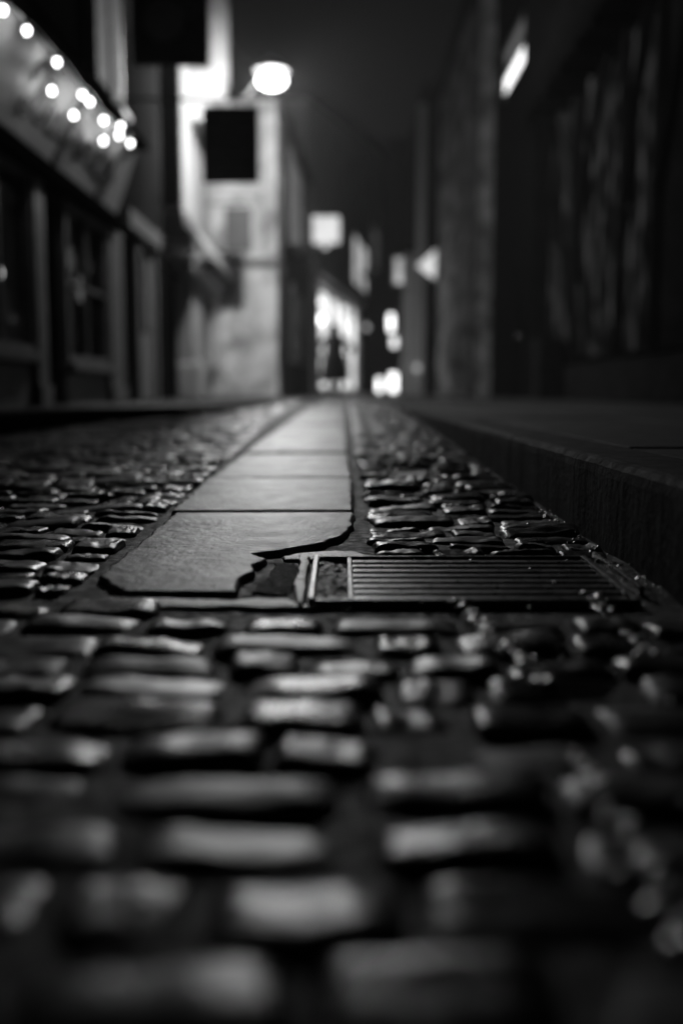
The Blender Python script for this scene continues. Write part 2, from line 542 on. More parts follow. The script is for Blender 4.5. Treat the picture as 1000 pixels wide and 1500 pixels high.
# mortar and patch round the drain
slab([(-.135, 1.47), (-.075, 1.45), (-.062, 1.56), (-.075, 1.70), (-.115, 1.70), (-.117, 1.60)], gz, .03, 'rough_patch', 'patch', road, 41, rise=-.006, rough=.01)
slab([(-.060, 1.375), (-.052, 1.375), (-.053, 1.72), (-.072, 1.735), (-.068, 1.60), (-.073, 1.50)], gz, .03, 'mortar_strip', 'pale_mortar', road, 42, rise=.001, inset=.002, rough=.003)
slab([(-.10, 1.712), (.425, 1.708), (.425, 1.724), (.05, 1.745), (.02, 1.80), (-.04, 1.79), (-.10, 1.745)], gz, .03, 'mortar_strip', 'pale_mortar', road, 43, rise=-.003, inset=.004, rough=.009)
slab([(-.34, 1.375), (.016, 1.36), (.016, 1.386), (-.052, 1.39), (-.075, 1.425), (-.15, 1.42), (-.31, 1.425)], gz, .03, 'mortar_strip', 'pale_mortar', road, 44, rise=-.0035, inset=.005, rough=.012)

# flat street beyond the rise ------------------------------------------
MB().box(-1.3, 2.6, 13.2, 46, GZ - .05, GZ).build('street_paving', 'flag', None, kind='structure', label='pale wet paving of the street beyond the cobbles')

# right pavement ---------------------------------------------------------
PZ = .195
rp = MB().box(.63, 6, -3, 46, -.1, PZ - .012).build('right_pavement', 'base', None, kind='structure', label='raised dark paved footway on the right')
y = -.6
k = 0
while y < 20:
    L = random.uniform(.8, 1.05)
    sx = 0
    n = 12
    pts = []
    o = MB()
    nseg = max(4, int(L / .02)) if y < 9 else 3
    vs, fs = [], []
    for i in range(nseg + 1):      # tooled stone: an irregular arris
        yy = y + .0015 + (L - .003) * i / nseg
        wob = .0016 * mn.noise(Vector((yy * 70, 1, 0))) + .004 * mn.noise(Vector((yy * 7, 3, 5)))
        prof = [(.475 + wob * .6, -.12), (.475 + wob, PZ - .028), (.477 + wob, PZ - .012), (.485 + wob * .7, PZ - .003), (.497, PZ), (.625, PZ), (.625, -.12)]
        vs += [(px + sx, yy, pz + (.0015 * mn.noise(Vector((px * 40, yy * 40, 2))) if pz > PZ - .02 else 0)) for px, pz in prof]
    P = 7
    for i in range(nseg):
        for j in range(P):
            fs.append((i * P + j, i * P + (j + 1) % P, (i + 1) * P + (j + 1) % P, (i + 1) * P + j))
    fs += [list(range(P)), [nseg * P + j for j in range(P)]]
    o.add(vs, fs).build('kerb_stone', 'kerb', rp)
    y += L; k += 1
xs = [.632, 1.30, 1.98, 2.62, 3.28]
for c in range(4):
    y = -.4 + .37 * (c % 2)
    while y < 17:
        L = random.uniform(.75, 1.1)
        dz = random.uniform(-.004, .003)
        x0, x1 = xs[c] + .006, xs[c + 1] - .006
        v = abs(x0) < .36 * (y + L) + .3
        if v and not (y > 14.6 and c >= 3):
            MB().box(x0, x1, y, y + L - .014, PZ - .05, PZ + dz).build('paving_slab', 'slab', rp, bevel=.006)
        y += L

# left pavement ----------------------------------------------------------
LZ = .212
ys = [-2 + .4 * i for i in range(13)] + [3.2 + .25 * i for i in range(24)] + [10, 12, 14, 17]
loop = [(left_edge(yy) - .14, yy) for yy in ys]
b = MB()
b.hexa([(-2.6, -2, .0)] + [(x, y, .0) for x, y in loop] + [(-2.6, 17, 0)], [(-2.6, -2, LZ - .006)] + [(x, y, LZ - .006) for x, y in loop] + [(-2.6, 17, LZ - .006)])
lp = b.build('left_pavement', 'slab', None, kind='structure', label='low footway curving along the shop fronts on the left')
yy = 1.2
while yy < 14:
    st = .34 if 5.4 < yy < 8.4 else .7
    a0, a1 = left_edge(yy + .006), left_edge(yy + st - .006)
    MB().hexa([(a0, yy + .006, 0), (a1, yy + st - .006, 0), (a1 - .136, yy + st - .006, 0), (a0 - .136, yy + .006, 0)],
              [(a0 - .008, yy + .006, LZ), (a1 - .008, yy + st - .006, LZ), (a1 - .136, yy + st - .006, LZ), (a0 - .136, yy + .006, LZ)]).build('kerb_stone', 'kerb', lp, bevel=.01)
    yy += st

# ------------------------------------------------------------------ drain
dr = thing('drain_grate', (.18, 1.545, gz(1.545)), 'iron bar drain grate set among the wet setts at the kerb side', 'drain grate')
def dz(y, d): return gz(y) + d
b = MB(lambda x, y, z: (x, y, gz(y) + z))
b.box(-.046, -.038, GY0 - .01, GY1 + .01, -.04, .006).box(.403, .412, GY0 - .01, GY1 + .01, -.04, .004)
b.box(-.037, .402, GY0 - .010, GY0 - .002, -.04, .003).box(-.037, .402, GY1 + .002, GY1 + .010, -.04, .004)
b.box(.010, .017, GY0 - .0015, GY1 + .0015, -.04, .003)
b.build('frame', 'iron', dr, bevel=.0015)
bm_ = MB()
vs, fs = [], []
NX, NY = 14, 46
for j in range(NY + 1):
    for i in range(NX + 1):
        x = -.0365 + (.046) * i / NX; yv = GY0 + (GY1 - GY0) * j / NY
        z = gz(yv) - .004 + .006 * mn.noise(Vector((x * 70, yv * 70, 0))) + .003 * mn.noise(Vector((x * 190, yv * 190, 0)))
        vs.append((x, yv, z))
for j in range(NY):
    for i in range(NX):
        a = j * (NX + 1) + i
        fs.append((a, a + 1, a + NX + 2, a + NX + 1))
bm_.add(vs, fs).build('infill', 'gritty', dr, smooth=True, label='gritty pale concrete strip beside the bars')
nb = 8
for i in range(nb):
    yc = GY0 + (GY1 - GY0) * (i + .5) / nb
    w_ = .0105
    MB(lambda x, y, z: (x, y, gz(y) + z)).hexa(
        [(.0175, yc - w_ * .8, -.035), (.4025, yc - w_ * .8, -.035), (.4025, yc + w_ * .8, -.035), (.0175, yc + w_ * .8, -.035)],
        [(.0175, yc - w_, 0), (.4025, yc - w_, 0), (.4025, yc + w_, 0), (.0175, yc + w_, 0)]).build('bar', 'iron', dr, bevel=.003)
b = MB()
zt = gz(1.5) - .03
b.box(GX0 - .001, GX0, GY0, GY1, -.35, zt).box(GX1, GX1 + .001, GY0, GY1, -.35, zt).box(GX0, GX1, GY0 - .001, GY0, -.35, zt).box(GX0, GX1, GY1, GY1 + .001, -.35, zt).box(GX0, GX1, GY0, GY1, -.351, -.35)
b.build('pit', 'interior', dr)
MB(lambda x, y, z: (x, y, gz(y) + z)).box(.428, .436, 1.45, 1.735, -.02, .007).build('edging_strip', 'steel', None, bevel=.003,
    label='short bright steel edging strip between the drain and the kerb', category='metal strip')

# ------------------------------------------------------------------ water beads
r = random.Random(5)
b = MB()
def bead(x, y, rad, h, tx, dzv=0):
    n, k = 12, 5
    vs = [(x, y, 0)]
    z0 = gz(y) + .003 + dzv
    vs, fs = [], []
    for j in range(k + 1):
        a = j / k
        for i in range(n):
            p = 2 * math.pi * i / n
            dx, dy = rad * a * math.cos(p), rad * a * math.sin(p)
            vs.append((x + dx, y + dy, z0 + h * (1 - a * a) + tx * dx))
    for j in range(k):
        for i in range(n):
            fs.append((j * n + i, j * n + (i + 1) % n, (j + 1) * n + (i + 1) % n, (j + 1) * n + i))
    b.add(vs, fs)
for _ in range(52):                        # wet joint running from the drain corner
    t = r.random(); yy = 1.385 - .37 * t
    bead(.158 + .05 * t + r.gauss(0, .008), yy, r.uniform(.003, .008), r.uniform(.001, .002), r.uniform(.1, .5))
for _ in range(44):                        # and from the far corner
    t = r.random(); yy = 1.44 - .38 * t
    bead(.35 - .01 * t + r.gauss(0, .009), yy, r.uniform(.003, .008), r.uniform(.001, .002), r.uniform(.25, .6))
for _ in range(36):
    yy = r.uniform(.52, .84)
    bead(.192 + r.gauss(0, .009), yy, r.uniform(.004, .008), r.uniform(.0008, .0016), r.uniform(.3, .75))
for _ in range(60):
    yy = r.uniform(.6, 2.6)
    bead(r.uniform(.07, .45), yy, r.uniform(.002, .005), r.uniform(.0008, .0015), r.uniform(-.1, .4))
for _ in range(60):
    yy = r.uniform(1.42, 2.3)
    bead(.448 + r.gauss(0, .010), yy, r.uniform(.003, .006), r.uniform(.001, .002), r.uniform(.1, .5))
b.build('water_beads', 'water', None, smooth=True, kind='stuff', label='water beads glinting on the setts beside the kerb', category='water')

# ------------------------------------------------------------------ left, nearest shop
B1 = thing('shop_building', (-2.13, 7.5, .2), 'dark old shop with a sloping lettered fascia and fairy lights, nearest on the left', 'building')
f = facade_left(-2.13)
MB(f).box(1, 10.3, -.35, -.02, 2.72, 8.2).build('upper_wall', 'blackwall', B1)
MB(f).box(1, 10.3, -3, -.0, 8.22, 8.35).build('roof', 'roof', B1)
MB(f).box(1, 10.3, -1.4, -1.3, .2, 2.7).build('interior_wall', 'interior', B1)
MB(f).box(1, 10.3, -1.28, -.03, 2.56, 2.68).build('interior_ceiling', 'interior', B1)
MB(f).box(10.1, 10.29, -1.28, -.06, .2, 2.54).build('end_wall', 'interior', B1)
def fas(s, t, o):      # fascia leans outwards
    return (-2.11 + .2 * t + .94 * o, s, 1.95 + .56 * t - .34 * o)
fc = MB(fas).box(3, 9.75, 0, 1, 0, .03).build('fascia', 'fascia', B1, bevel=.006)
MB(f).box(3, 9.82, -.02, .10, 1.80, 1.86).box(3, 9.82, -.02, .055, 1.865, 1.94).build('cornice', 'timber', B1, bevel=.01)
MB(f).box(3, 9.82, -.02, .35, 2.53, 2.575).box(3, 9.82, -.02, .20, 2.58, 2.66).build('cornice', 'timber', B1, bevel=.01)
MB(f).hexa([(9.752, -.02, 1.94), (9.752, .03, 1.94), (9.752, .26, 2.52), (9.752, -.02, 2.52)], [(9.83, -.02, 1.94), (9.83, .03, 1.94), (9.83, .26, 2.52), (9.83, -.02, 2.52)]).build('console', 'darkwood', B1)
# lettering: flowing script in two tones
def stroke(mb, pts, wd):
    # catmull-rom through pts, ribbon of varying width on the fascia
    P = [pts[0]] + pts + [pts[-1]]
    line = []
    for i in range(1, len(P) - 2):
        for k in range(7):
            t = k / 7
            q = []
            for a in (0, 1):
                p0, p1, p2, p3 = P[i - 1][a], P[i][a], P[i + 1][a], P[i + 2][a]
                q.append(.5 * (2 * p1 + (p2 - p0) * t + (2 * p0 - 5 * p1 + 4 * p2 - p3) * t * t + (3 * p1 - p0 - 3 * p2 + p3) * t ** 3))
            line.append(q)
    line.append(list(P[-1]))
    wd *= 1.5
    va, vb = [], []
    for i, (s, t) in enumerate(line):
        a = line[max(0, i - 1)]; c = line[min(len(line) - 1, i + 1)]
        ds, dt = c[0] - a[0], (c[1] - a[1]) * .6
        L = math.hypot(ds, dt) or 1
        wv = wd * (.45 + .75 * abs(dt) / L)
        va.append((s - dt / L * wv, t + ds / L * wv / .6)); vb.append((s + dt / L * wv, t - ds / L * wv / .6))
    n = len(line)
    vs = [(s, t, .0315) for s, t in va] + [(s, t, .0315) for s, t in vb] + [(s, t, .040) for s, t in va] + [(s, t, .040) for s, t in vb]
    fs = []
    for i in range(n - 1):
        fs += [(2 * n + i, 2 * n + i + 1, 3 * n + i + 1, 3 * n + i), (i, i + 1, n + i + 1, n + i), (i, i + 1, 2 * n + i + 1, 2 * n + i), (n + i, n + i + 1, 3 * n + i + 1, 3 * n + i)]
    mb.add(vs, fs)
lm = MB(fas)
stroke(lm, [(6.75, .62), (6.86, .82), (7.0, .84), (6.98, .62), (6.86, .36), (6.76, .24), (6.72, .34), (6.86, .38), (7.05, .28), (7.16, .36)], .026)
stroke(lm, [(7.16, .36), (7.24, .54), (7.34, .5), (7.28, .32), (7.36, .26), (7.48, .4), (7.5, .55), (7.46, .34), (7.56, .28), (7.64, .38)], .022)
stroke(lm, [(7.64, .38), (7.82, .74), (7.92, .90), (7.84, .92), (7.76, .66), (7.72, .28), (7.70, .06), (7.64, .10), (7.78, .34), (7.96, .40)], .026)
stroke(lm, [(7.66, .56), (7.8, .60), (7.94, .58)], .014)
stroke(lm, [(7.96, .40), (8.02, .56), (8.01, .32), (8.1, .28), (8.2, .52), (8.24, .30), (8.32, .52), (8.42, .52), (8.42, .30), (8.52, .30)], .024)
stroke(lm, [(8.52, .30), (8.6, .52), (8.72, .56), (8.62, .36), (8.7, .24), (8.84, .34), (8.94, .58), (8.92, .30), (9.02, .26), (9.12, .56), (9.08, .1), (8.96, -.0), (8.98, .14), (9.25, .42)], .026)
lm.build('lettering', 'letter', fc)
edge = lambda s, t, o: fas(s - .035, t + .05, o - .004)
lm = MB(edge); stroke(lm, [(6.75, .62), (6.86, .82), (7.0, .84), (6.98, .62), (6.86, .36)], .012); lm.build('lettering_edge', 'letterpale', fc)
lm = MB(edge); stroke(lm, [(7.16, .36), (7.24, .54), (7.34, .5), (7.28, .32)], .012); lm.build('lettering_edge', 'letterpale', fc)
lm = MB(edge); stroke(lm, [(7.64, .38), (7.82, .74), (7.92, .90), (7.84, .92), (7.76, .66), (7.72, .28)], .012); lm.build('lettering_edge', 'letterpale', fc)
lm = MB(edge); stroke(lm, [(8.52, .30), (8.6, .52), (8.72, .56), (8.62, .36), (8.7, .24), (8.84, .34)], .012); lm.build('lettering_edge', 'letterpale', fc)
# ground floor: pilasters, stall risers, windows, door
for s0, s1, m_ in ((7.18, 7.44, 'paint'), (9.45, 10.05, 'paint')):
    MB(f).box(s0, s1, -.06, .035, .36, 1.795).build('pilaster', m_, B1, bevel=.012)
    MB(f).box(s0 - .02, s1 + .02, -.06, .055, .2, .357).build('pilaster_base', m_, B1, bevel=.012)
MB(f).box(3, 7.17, -.06, .0, .2, .50).build('stall_riser', 'paint', B1, bevel=.006)
MB(f).box(8.03, 9.44, -.06, .0, .2, .46).build('stall_riser', 'paint', B1, bevel=.006)
window(B1, f, 3.2, 5.2, .58, 1.79, 'paint', 'glass', .05, -.05, .07, 2, 0, .03)
window(B1, f, 5.25, 7.16, .58, 1.79, 'paint', 'glass', .05, -.05, .07, 2, 0, .03)
window(B1, f, 8.04, 9.43, .54, 1.79, 'paint', 'glass', .06, -.05, .07, 1, 1, .03)
dd = MB(f).box(7.47, 8.02, -.34, -.29, .2, 1.795).build('door', 'darkwood', B1, bevel=.005)
MB(f).box(7.56, 7.93, -.287, -.277, .9, 1.66).build('pane', 'glass', dd)
MB(f).ball((7.56, -.27, .82), .03).build('handle', 'steel', dd, smooth=True)
for s0, s1, z0 in ((9.02, 9.5, 2.95), (9.62, 9.98, 2.89)):
    MB(f).box(s0, s1, -.02, .07, z0, 4.6).build('shutter', 'shutter', B1, bevel=.012)
window(B1, f, 10.0, 10.28, 2.96, 4.6, 'darkwood', 'glass', .05, -.02, .05, 0, 2, .03)
window(B1, f, 5.6, 6.9, 3.1, 4.6, 'darkwood', 'glass', .08, -.02, .1, 1, 3, .03)

for i, (s_, z_, hh, m_) in enumerate([(9.32, 1.49, .14, 'pane_low'), (9.82, 1.27, .12, 'pane_low'), (7.45, 1.155, .05, 'pane_bright')]):  # glowing globes added to imitate reflections in the shop glass
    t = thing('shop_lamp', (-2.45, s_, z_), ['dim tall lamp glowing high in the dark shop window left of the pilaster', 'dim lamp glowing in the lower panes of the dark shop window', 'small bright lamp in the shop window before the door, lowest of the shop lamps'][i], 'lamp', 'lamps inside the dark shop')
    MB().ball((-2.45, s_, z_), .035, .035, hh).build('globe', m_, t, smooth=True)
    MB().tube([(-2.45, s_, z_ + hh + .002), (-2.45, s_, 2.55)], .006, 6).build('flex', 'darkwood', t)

# small house with grey door, next to it
B0 = thing('narrow_house', (-2.13, 11.2, .2), 'narrow grey fronted house with a slit glazed door between the two shops', 'building')
MB(f).box(10.32, 13.0, -.5, -.08, 2.12, 8.6).build('wall', 'b0wall', B0)
MB(f).box(12.12, 13.0, -.5, -.08, .2, 2.115).build('side_wall', 'blackwall', B0)
MB(f).box(10.32, 10.9, -.5, -.42, .2, 2.11).build('porch_wall', 'blackwall', B0)
MB(f).box(10.32, 12.1, -.07, .06, 1.92, 2.1).build('cornice', 'paint', B0, bevel=.015)
MB(f).box(10.95, 11.08, -.07, .0, .2, 1.915).box(11.98, 12.1, -.07, .0, .2, 1.915).box(11.08, 11.98, -.065, -.02, 1.902, 1.915).build('door_frame', 'paint', B0, bevel=.002)
dd = MB(f).box(11.085, 11.2, -.06, -.03, .22, 1.9).box(11.55, 11.975, -.06, -.03, .22, 1.9).box(11.2, 11.55, -.06, -.03, .22, .95).box(11.2, 11.55, -.06, -.03, 1.82, 1.9).build('door', 'paint', B0)
MB(f).box(11.205, 11.545, -.055, -.045, .955, 1.815).build('pane', 'glass', dd)
MB(f).ball((11.62, -.01, .98), .025).build('handle', 'steel', dd, smooth=True)
MB(f).box(10.3, 13.0, -3, .1, 8.62, 8.75).build('roof', 'roof', B0)

# ------------------------------------------------------------------ jettied house
B2 = thing('jettied_house', (-2.0, 14, .2), 'pale plastered jettied house above a grey shopfront, beside the street lamp', 'building')
g = facade_left(-2.0)
MB().box(-4, -1.99, 13.02, 13.24, 2.6, 7.6).build('gable_wall', 'b0wall', B2)
MB().hexa([(-4, 13.25, 2.62), (-2.03, 13.25, 2.62), (-2.03, 16.2, 2.62), (-4, 16.2, 2.62)], [(-4, 13.25, 7.6), (-2.03, 13.25, 7.6), (-2.03, 16.2, 7.6), (-4, 16.2, 7.6)]).build('wall', 'plaster', B2)
# sloping leaded roof of the shopfront under the jetty
prof = [(-.05, 2.44), (.06, 2.34), (.2, 2.08), (.25, 2.07), (.26, 2.15), (.19, 2.27), (.1, 2.42), (-.05, 2.60)]
MB(g).hexa([(13.6, o, z) for o, z in prof], [(16.95, o, z) for o, z in prof]).build('shop_roof', 'plaster', B2, bevel=.012)
ori = MB().box(-2.5, -1.60, 14.25, 14.95, 4.0, 5.9).build('oriel', 'white', B2, bevel=.02)
MB().box(-2.55, -1.54, 14.19, 15.0, 3.90, 3.99).build('sill', 'white', ori, bevel=.02)
window(B2, facing(14.249), -2.15, -1.68, 4.5, 5.6, 'white', 'glass', .05, 0, .04, 1, 2, .025, False)
window(B2, facade_left(-1.599), 14.35, 14.85, 4.5, 5.6, 'white', 'glass', .05, 0, .04, 1, 2, .025, False)
MB().box(-4.2, -1.75, 12.9, 16.4, 7.62, 7.75).build('roof', 'roof', B2)
# shopfront below
h = facade_left(-2.02)
MB(h).box(13.3, 16.95, -.05, .14, 1.82, 2.055).build('shop_cornice', 'paint', B2, bevel=.02)
MB(h).box(13.05, 17.0, -.6, -.35, .2, 2.0).build('back_wall', 'blackwall', B2)
for s0, s1, m_ in ((14.0, 14.9, 'plaster'), (16.25, 17.0, 'whitewall')):
    MB(h).box(s0, s1, -.2, .03, .7, 1.815).build('pilaster', m_, B2, bevel=.02)
    MB(h).box(s0 - .03, s1 + .03, -.2, .10, .2, .695).build('pilaster_base', 'white', B2, bevel=.03)
MB(h).box(14.93, 16.22, -.2, -.06, .2, .62).build('stall_riser', 'paint', B2, bevel=.01)
window(B2, h, 14.93, 16.22, .7, 1.81, 'plaster', 'glass', .12, -.06, .07, 0, 0, .03)
MB().box(-1.98, -1.70, 16.4, 16.8, .2, .44).build('step_block', 'white', B2, bevel=.03)

# ------------------------------------------------------------------ white walled house
B3 = thing('white_walled_house', (-1.6, 17, .19), 'white rendered house end with damp stains and a dark drainpipe', 'building')
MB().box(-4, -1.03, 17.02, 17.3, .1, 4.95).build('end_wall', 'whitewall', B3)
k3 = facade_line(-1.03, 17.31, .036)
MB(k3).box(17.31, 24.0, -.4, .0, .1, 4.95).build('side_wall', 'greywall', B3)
MB().box(-3.9, -1.05, 16.90, 17.015, 2.36, 2.44).build('string_course', 'paint', B3, bevel=.015)
b = MB().tube([(-.985, 16.95, .22), (-.985, 16.95, 4.9)], .05, 12)
for z in (.9, 2.2, 3.6): b.box(-1.05, -.92, 16.89, 17.01, z, z + .06)
b.build('drainpipe', 'darkwood', B3)
window(B3, k3, 19.2, 21.6, 3.05, 4.7, 'white', 'pane_low', .12, .0, .06, 2, 2, .05)
window(B3, k3, 19.4, 21.4, .9, 2.3, 'paint', 'glass', .08, .0, .06, 1, 1, .05)
dd = MB(k3).box(22.2, 23.2, .0, .05, .2, 2.3).build('door', 'darkwood', B3)
MB(k3).ball((22.35, .08, 1.2), .04).build('handle', 'steel', dd, smooth=True)
MB().hexa([(-4, 16.9, 4.97), (-.95, 16.9, 4.97), (-.6, 24.0, 4.97), (-4, 24.0, 4.97)], [(-4, 19.5, 7.2), (-2.6, 19.5, 7.2), (-2.6, 24.0, 7.2), (-4, 24.0, 7.2)]).build('roof', 'roof', B3)

# ------------------------------------------------------------------ lit corner shop
B4 = thing('lit_shop', (-.3, 29, .19), 'dark fronted shop with one glowing display window behind the walking person', 'building')
k4 = facade_line(-.8, 24.02, .126)
MB(k4).hexa([(24.1, -.5, 3.42), (24.1, 0, 3.42), (24.1, 0, 6.9), (24.1, -.5, 6.9)], [(43, -.5, 3.42), (43, 0, 3.42), (43, 0, 9.8), (43, -.5, 9.8)]).build('upper_wall', 'brightgrey', B4)
MB(k4).box(35.0, 43, -.5, .0, .1, 3.40).build('lower_wall', 'blackwall', B4)
MB(k4).box(24.1, 24.7, -.5, .0, .1, 3.40).build('lower_wall', 'greywall', B4)
MB(k4).box(24.72, 25.6, -.4, .08, .2, 3.1).build('pilaster', 'plaster', B4, bevel=.04)
MB(k4).box(24.72, 34.95, -.3, .16, 3.12, 3.39).build('fascia', 'paint', B4, bevel=.03)
MB(k4).box(25.63, 34.9, -.50, -.46, .2, 3.1).build('interior_wall', 'shoplit', B4)  # the wall itself glows, standing in for the shop's lighting
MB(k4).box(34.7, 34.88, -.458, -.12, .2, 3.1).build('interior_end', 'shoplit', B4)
window(B4, k4, 25.63, 34.9, .25, 3.1, 'paint', 'glass', .14, -.1, .12, 3, 0, .1)
window(B4, k4, 33.0, 37.4, 3.65, 5.35, 'darkwood', 'pane_mid', .1, .0, .05, 1, 0, .45)
window(B4, k4, 39.2, 41.6, 4.4, 6.6, 'paint', 'pane_dim', .12, .0, .06, 1, 2, .1)
MB(k4).hexa([(24.1, -3, 6.92), (24.1, .25, 6.92), (24.1, .25, 7.1), (24.1, -3, 7.1)], [(43, -3, 9.82), (43, .25, 9.82), (43, .25, 10), (43, -3, 10)]).build('roof', 'roof', B4)
lt = 'round glowing pendant lamp hanging inside the lit shop window'
for i, (s, o, z, rr) in enumerate([(27.2, -.27, 2.62, .14), (27.4, -.27, 2.18, .16), (26.2, -.27, 1.62, .14)]):
    x, y, _ = k4(s, o, z)
    t = thing('pendant_lamp', (x, y, z), ['topmost glowing pendant lamp in the lit shop window', 'glowing pendant lamp just below the topmost one in the shop window',
              'low glowing pendant lamp over the left end of the shop window', 'higher glowing pendant lamp right of the walking person', 'lower glowing pendant lamp right of the walking person'][i], 'lamp', 'pendant lamps in the lit shop')
    MB().ball((x, y, z), rr).build('globe', 'pendant', t, smooth=True)
    MB().tube([(x, y, z + rr + .002), (x, y, 3.11)], .012, 6).build('flex', 'darkwood', t)

# ------------------------------------------------------------------ far end of the street
B5 = thing('dark_building', (3, 44, .19), 'dark building closing the far end of the street with small lit windows', 'building')
p5 = facing(44)
MB(p5).box(-1, 16, -.5, .0, .1, 10.4).build('wall', 'blackwall', B5)
MB(p5).box(-1, 16, -4, .4, 10.42, 10.65).build('roof', 'roof', B5)
q5 = facing(36)
B7 = thing('small_shop', (1.6, 36, .19), 'small dark shopfront at the street end with bright low display lights', 'building')
MB(q5).box(.85, 2.6, -.5, -.1, .1, 4.2).build('wall', 'blackwall', B7)
for i, (x0, x1, z0, z1, m_) in enumerate([(1.63, 1.80, 2.36, 2.95, 'floor_light'), (1.74, 1.92, 1.82, 2.16, 'pane_bright'), (1.24, 1.40, .28, .74, 'floor_light'), (1.68, 1.93, .28, .92, 'floor_light')]):
    window(B7, q5, x0 - .05, x1 + .05, z0 - .05, z1 + .05, 'darkwood', m_, .05, -.1, .05, 0, 0, .03, False)
MB(q5).box(.75, 2.7, -1.5, .2, 4.22, 4.4).build('roof', 'roof', B7)
t = thing('wall_light', (.86, 35.9, 2.5), 'faint round wall light at the dark corner right of the lit shop', 'wall light')
MB().ball((.86, 35.95, 2.5), .1).build('globe', 'pane_mid', t, smooth=True)
MB().tube([(.86, 36.04, 2.5), (.86, 36.15, 2.5)], .02, 6).build('arm', 'darkwood', t)

# ------------------------------------------------------------------ right side, far to near
B6 = thing('pillared_shop', (2.3, 32, .19), 'dark far shop on the right with a pale pillar and a small lit window', 'building')
MB().box(2.35, 6, 29, 38, .1, 8.4).build('wall', 'blackwall', B6)
MB().box(1.80, 2.10, 29.9, 30.2, .2, 4.2).build('pillar', 'plaster', B6, bevel=.03)
MB().box(1.75, 2.15, 29.85, 30.25, .19, 1.2).build('pillar_base', 'plaster', B6, bevel=.03)
MB().box(1.5, 2.34, 30.2, 31.2, 3.0, 4.4).build('oriel', 'blackwall', B6)
window(B6, facing(30.19), 1.5, 1.79, 3.35, 4.15, 'paint', 'pane_mid', .04, 0, .05, 0, 0, .03, False)
MB().box(2.12, 2.34, 29.4, 29.6, .2, 8.2).build('quoin', 'plaster', B6, bevel=.02)
MB().box(2.2, 6, 28.9, 38.2, 8.42, 8.6).build('roof', 'roof', B6)
t = thing('wall_light', (1.95, 29.2, .9), 'small glowing light low on the wall by the pale far pillar', 'wall light')
MB().ball((2.14, 29.28, .95), .10).build('globe', 'pane_mid', t, smooth=True)
MB().tube([(2.14, 29.37, .95), (2.16, 29.41, .95)], .02, 6).build('arm', 'darkwood', t)

E = thing('rendered_house', (2.65, 24, .19), 'tall grey rendered house front on the right lit from the lamp side', 'building')
MB().box(2.65, 6.5, 20.4, 28.8, .1, 8.1).build('wall', 'eplaster', E)
MB().box(2.5, 6.5, 20.38, 28.9, 8.12, 8.3).build('eaves', 'roof', E)
MB().hexa([(2.5, 20.38, 8.32), (6.5, 20.38, 8.32), (6.5, 28.9, 8.32), (2.5, 28.9, 8.32)], [(5, 20.38, 10.5), (6.5, 20.38, 10.5), (6.5, 28.9, 10.5), (5, 28.9, 10.5)]).build('roof', 'roof', E)
MB().tube([(2.61, 20.6, .2), (2.61, 20.6, 8.1)], .05, 10).build('drainpipe', 'darkwood', E)

t = thing('wedge_sign', (2.3, 26, 3.4), 'white wedge shaped hanging sign glowing on the far right wall', 'sign', )
MB().hexa([(1.87, 25.97, 3.40), (2.32, 25.97, 3.07), (2.34, 25.97, 3.80)], [(1.87, 26.03, 3.40), (2.32, 26.03, 3.07), (2.34, 26.03, 3.80)]).build('panel', 'signlit', t)
MB().tube([(2.345, 26, 3.72), (2.648, 26, 3.72)], .02, 6).tube([(2.345, 26, 3.2), (2.648, 26, 3.2)], .02, 6).build('bracket', 'darkwood', t)

G = thing('dark_house', (2.9, 17.3, .19), 'black fronted house on the right with one brilliant upstairs window', 'building')
MB().box(2.93, 6.5, 16.2, 20.35, .1, 9.5).build('wall', 'blackwall', G)
MB().box(2.6, 6.5, 16.19, 20.36, 9.52, 9.7).build('roof', 'roof', G)
g9 = facade_right(2.93)
window(G, g9, 16.75, 19.1, 5.45, 5.86, 'darkwood', 'pane_bright', .05, 0, .05, 0, 0, .04, False)
window(G, g9, 16.95, 19.15, 5.92, 6.32, 'darkwood', 'pane_dim', .05, 0, .05, 0, 0, .04, False)
dd = MB(g9).box(16.6, 17.6, 0, .05, .2, 2.4).build('door', 'timber', G)
MB(g9).ball((16.8, .08, 1.2), .04).build('handle', 'steel', dd, smooth=True)

